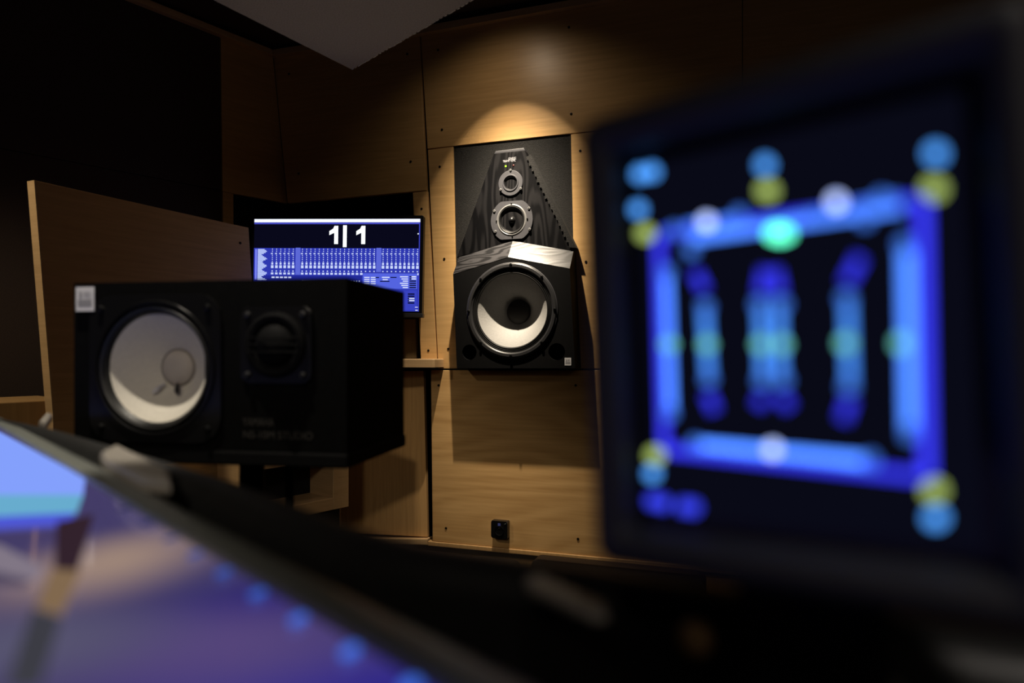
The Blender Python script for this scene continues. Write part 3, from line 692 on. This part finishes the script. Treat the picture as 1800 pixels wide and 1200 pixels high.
for i, (x, y_) in enumerate(((219, 897), (258, 923), (300, 950), (343, 978), (393, 1010), (453, 1048), (524, 1093), (615, 1150), (722, 1214))):
    c_ = pl_pt(x, y_, HG); k_ = [.10, .16, .28, .55, .8, 1, 1.25, 1.4, 1.5][i]; rr = .0029
    blur = .00857*1200*(1/c_[1]-.351); fac = max(1, (blur/(2*rr*FPX/c_[1]))**2)
    bm = bm_new(); a_flat(bm, circ(c_[0], c_[1], rr, 14, rr*1.9), ZG+.0012); o = obj('channel_light', bm, em((58, 104, 210), round(.75*k_*fac*.6, 2)), TS)
# pale grey rounded slabs over the console
def grey_piece(pts, h, th):
    p3 = [pl_pt(x, y_, h) for x, y_ in pts]
    bm = bm_new(); a_slab(bm, p3, ZC-h-th, ZC-h, th*.45, 3); o = obj('pale_grey_piece', bm, CAPG, MC, True); tag(o, 'pale grey rounded piece')
grey_piece([(176, 792), (205, 778), (298, 822), (300, 842), (250, 838), (185, 806)], .085, .01)
grey_piece([(922, 1014), (950, 1008), (1062, 1056), (1068, 1074), (1045, 1078), (930, 1030)], .088, .003)
grey_piece([(1420, 1160), (1440, 1150), (1580, 1195), (1600, 1225), (1560, 1235), (1430, 1182)], .095, .003)
grey_piece([(68, 738), (82, 722), (92, 726), (80, 742)], .088, .01)
q = pl_pt(1222, 1112, .092); bm = bm_new(); a_tube(bm, [(q[0], q[1], ZC-.152), (q[0], q[1], ZC-.098)], .002, 10); JS = obj('joystick_stem', bm, BLKP, MC, True)
bm = bm_new(); bmesh.ops.create_uvsphere(bm, u_segments=18, v_segments=12, radius=.0055); bmesh.ops.translate(bm, verts=bm.verts[:], vec=(q[0], q[1], ZC-.094)); o = obj('joystick_knob', bm, plain('brown_knob', (.40, .24, .10), .4), JS, True)
# rows of faders and knobs on the deck (mostly in shadow)
for i in range(7):
    bx_, by_ = .06+.05*i, .16-.02*i
    bm = bm_new(); a_tube(bm, [(bx_, by_-.05, ZC-.151), (bx_, by_-.05, ZC-.138)], [.006, .005], 12); obj('deck_knob', bm, BEZ, MC, True)

# ------------------------------------------------------------------ small level-meter display in front on the right
MP = math.atan2(.156-.225, .117-.0304)
XF = Frame((.0304, .225, ZC), MP, ry=math.radians(-2.5))
DM = thing('meter_display', 'small black metering display showing a glowing blue surround pattern', 'display', Matrix.Translation(XF.M.translation) @ XF.M.to_3x3().to_4x4())
x0, zt = XF.px(1034, 600)[0], XF.px(1062, 203)[1]
zb = XF.px(1062, 990)[1]; x1 = XF.px(1868, 600)[0]
ix0 = XF.px(1092, 600)[0]; iw = ix0-x0; ix1 = x1-iw; izt = zt-iw*1.05; izb = zb+iw*1.0
# frame: four rounded bars round the screen
def frame_bar(name, pts, parent, mat):
    r_ = iw/2
    bm = bm_new()
    prof = [(0, .012), (0, .001), (.12, -.002), (.35, -.004), (.65, -.004), (.9, -.001), (1.0, .003), (1.0, .008)]
    outer = rrect(x0, x1, zb, zt, .006, 4); inner = rrect(ix0, ix1, izb, izt, .0015, 4)
    cols = [[bm.verts.new((o_[0]+(i_[0]-o_[0])*t, y_, o_[1]+(i_[1]-o_[1])*t)) for o_, i_ in zip(outer, inner)] for t, y_ in prof]
    n_ = len(outer)
    for a, b in zip(cols, cols[1:]):
        for i in range(n_): bm.faces.new([a[i], a[(i+1) % n_], b[(i+1) % n_], b[i]])
    return obj(name, bm, mat, parent, True, 60)
frame_bar('bezel', None, DM, plain('display_bezel', (.045, .045, .045), .5))
obj('housing', a_prism(bm_new(), rrect(x0+.001, x1-.001, zb+.001, zt-.001, .006), .0085, .03, .0), BLKP, DM)
bm = bm_new(); a_quad(bm, ix0, ix1, izb, izt, .0075); MSN = obj('screen', bm, GLASSB, DM)
bm = bm_new(); a_quad(bm, ix0+.004, ix1-.004, izb+.004, izt-.004, .0072)
obj('screen_backlight', bm, em((9, 10, 22), 1.0), MSN)
mcx = (x0+x1)/2
XFw = XF.M
def world_to_local_z(z): return z-ZC
obj('stand_stem', a_box(bm_new(), mcx-.02, mcx+.02, .012, .028, -.149+.012, zb+.02, .003), BLKP, DM)
obj('stand_foot', a_box(bm_new(), mcx-.05, mcx+.05, -.01, .06, -.1475, -.139+.004, .003), BLKP, DM)
def blurpx(x): 
    d = 1/((1/.225)*(1+.00055*(x-1062))); return .00857*1200*(1/d-.351)
def mline(name, pts, col, wfrac=.35, k=1.0):
    xm = sum(p_[0] for p_ in pts)/len(pts); c_ = blurpx(xm); w_ = wfrac*c_
    bm = bm_new()
    for (ax_, ay_), (bx_, by_) in zip(pts, pts[1:]):
        d = Vector((bx_-ax_, by_-ay_)).normalized(); n_ = Vector((-d.y, d.x))*w_/2
        a_poly(bm, [XF.px(ax_+n_.x, ay_+n_.y, .0068), XF.px(bx_+n_.x, by_+n_.y, .0068), XF.px(bx_-n_.x, by_-n_.y, .0068), XF.px(ax_-n_.x, ay_-n_.y, .0068)], .0068)
    return obj(name, bm, em(col, round(k*1.0/wfrac, 2)), MSN)
def mdot(name, x, y_, col, k=1.0, rf=.25, wide=1.0):
    c_ = blurpx(x); r_ = rf*c_
    bm = bm_new(); a_poly(bm, [XF.px(x+r_*wide*math.cos(t), y_+r_*math.sin(t), .0064) for t in [2*math.pi*i/16 for i in range(16)]], .0064)
    return obj(name, bm, em(col, round(k*.85/(4*rf*rf), 2)), MSN)
DB, LB, MB_, YG, WH = (44, 46, 205), (72, 128, 245), (62, 124, 220), (140, 160, 84), (178, 196, 255)
mline('meter_frame_line', [(1158, 415), (1168, 790)], DB, k=.7); mline('meter_frame_line', [(1162, 412), (1615, 352)], DB, k=.6)
mline('meter_frame_line', [(1622, 350), (1630, 838)], DB, .4, k=.9); mline('meter_frame_line', [(1170, 790), (1628, 838)], DB, k=.7)
mline('level_bar', [(1170, 480), (1178, 728)], LB, k=.8); mline('level_bar', [(1205, 400), (1300, 388)], LB, k=.55); mline('level_bar', [(1215, 418), (1585, 362)], LB, k=.75)
mline('level_bar', [(1420, 380), (1580, 350)], LB, k=.4)
mline('level_bar', [(1594, 440), (1600, 770)], LB, .45, k=.95); mline('level_bar', [(1222, 782), (1535, 812)], LB, k=.95)
for pts in ([(1238, 530), (1246, 668)], [(1337, 525), (1342, 672)], [(1368, 525), (1372, 672)], [(1490, 518), (1494, 682)]): mline('centre_bar', pts, MB_, k=.62)
for pts in ([(1222, 478), (1238, 510)], [(1244, 692), (1256, 722)], [(1345, 474), (1338, 515)], [(1362, 474), (1370, 515)], [(1342, 695), (1332, 714)], [(1372, 695), (1388, 716)], [(1512, 452), (1488, 498)], [(1494, 700), (1482, 738)]): mline('curve_segment', pts, DB, .4, k=.62)
for (x, y_) in ((1172, 478), (1178, 726), (1215, 440), (1222, 780), (1530, 810), (1590, 430), (1600, 760), (1240, 540), (1246, 666), (1335, 535), (1374, 535), (1340, 668), (1376, 668), (1488, 525), (1492, 678), (1185, 405), (1300, 378), (1550, 350), (1520, 385)): mdot('tick_light', x, y_, LB, .28)
for (x, y_) in ((1176, 605), (1243, 605), (1338, 605), (1374, 605), (1486, 603), (1585, 603)): mdot('zero_light', x, y_, (110, 200, 190), .42)
for (x, y_) in ((1242, 390), (1470, 355), (1358, 790)): mdot('marker_light', x, y_, WH, .75)
for (x, y_) in ((1135, 410), (1349, 335), (1642, 332), (1152, 800), (1642, 862)): mdot('speaker_icon', x, y_, YG, .85, .3, 1.15)
for (x, y_, wd) in ((1125, 306, 1), (1146, 302, 1), (1122, 368, 1), (1345, 290, 1), (1645, 270, 1.1), (1147, 832, 1), (1645, 910, 1.2)): mdot('level_digit', x, y_, (70, 140, 225), .75, .28, wd)
mdot('peak_light', 1370, 410, (90, 240, 190), 1.2, .28, 1.7)
for (x, y_) in ((1148, 880), (1165, 884), (1203, 890), (1218, 892)): mdot('level_digit', x, y_, (52, 62, 230), .5, .28)
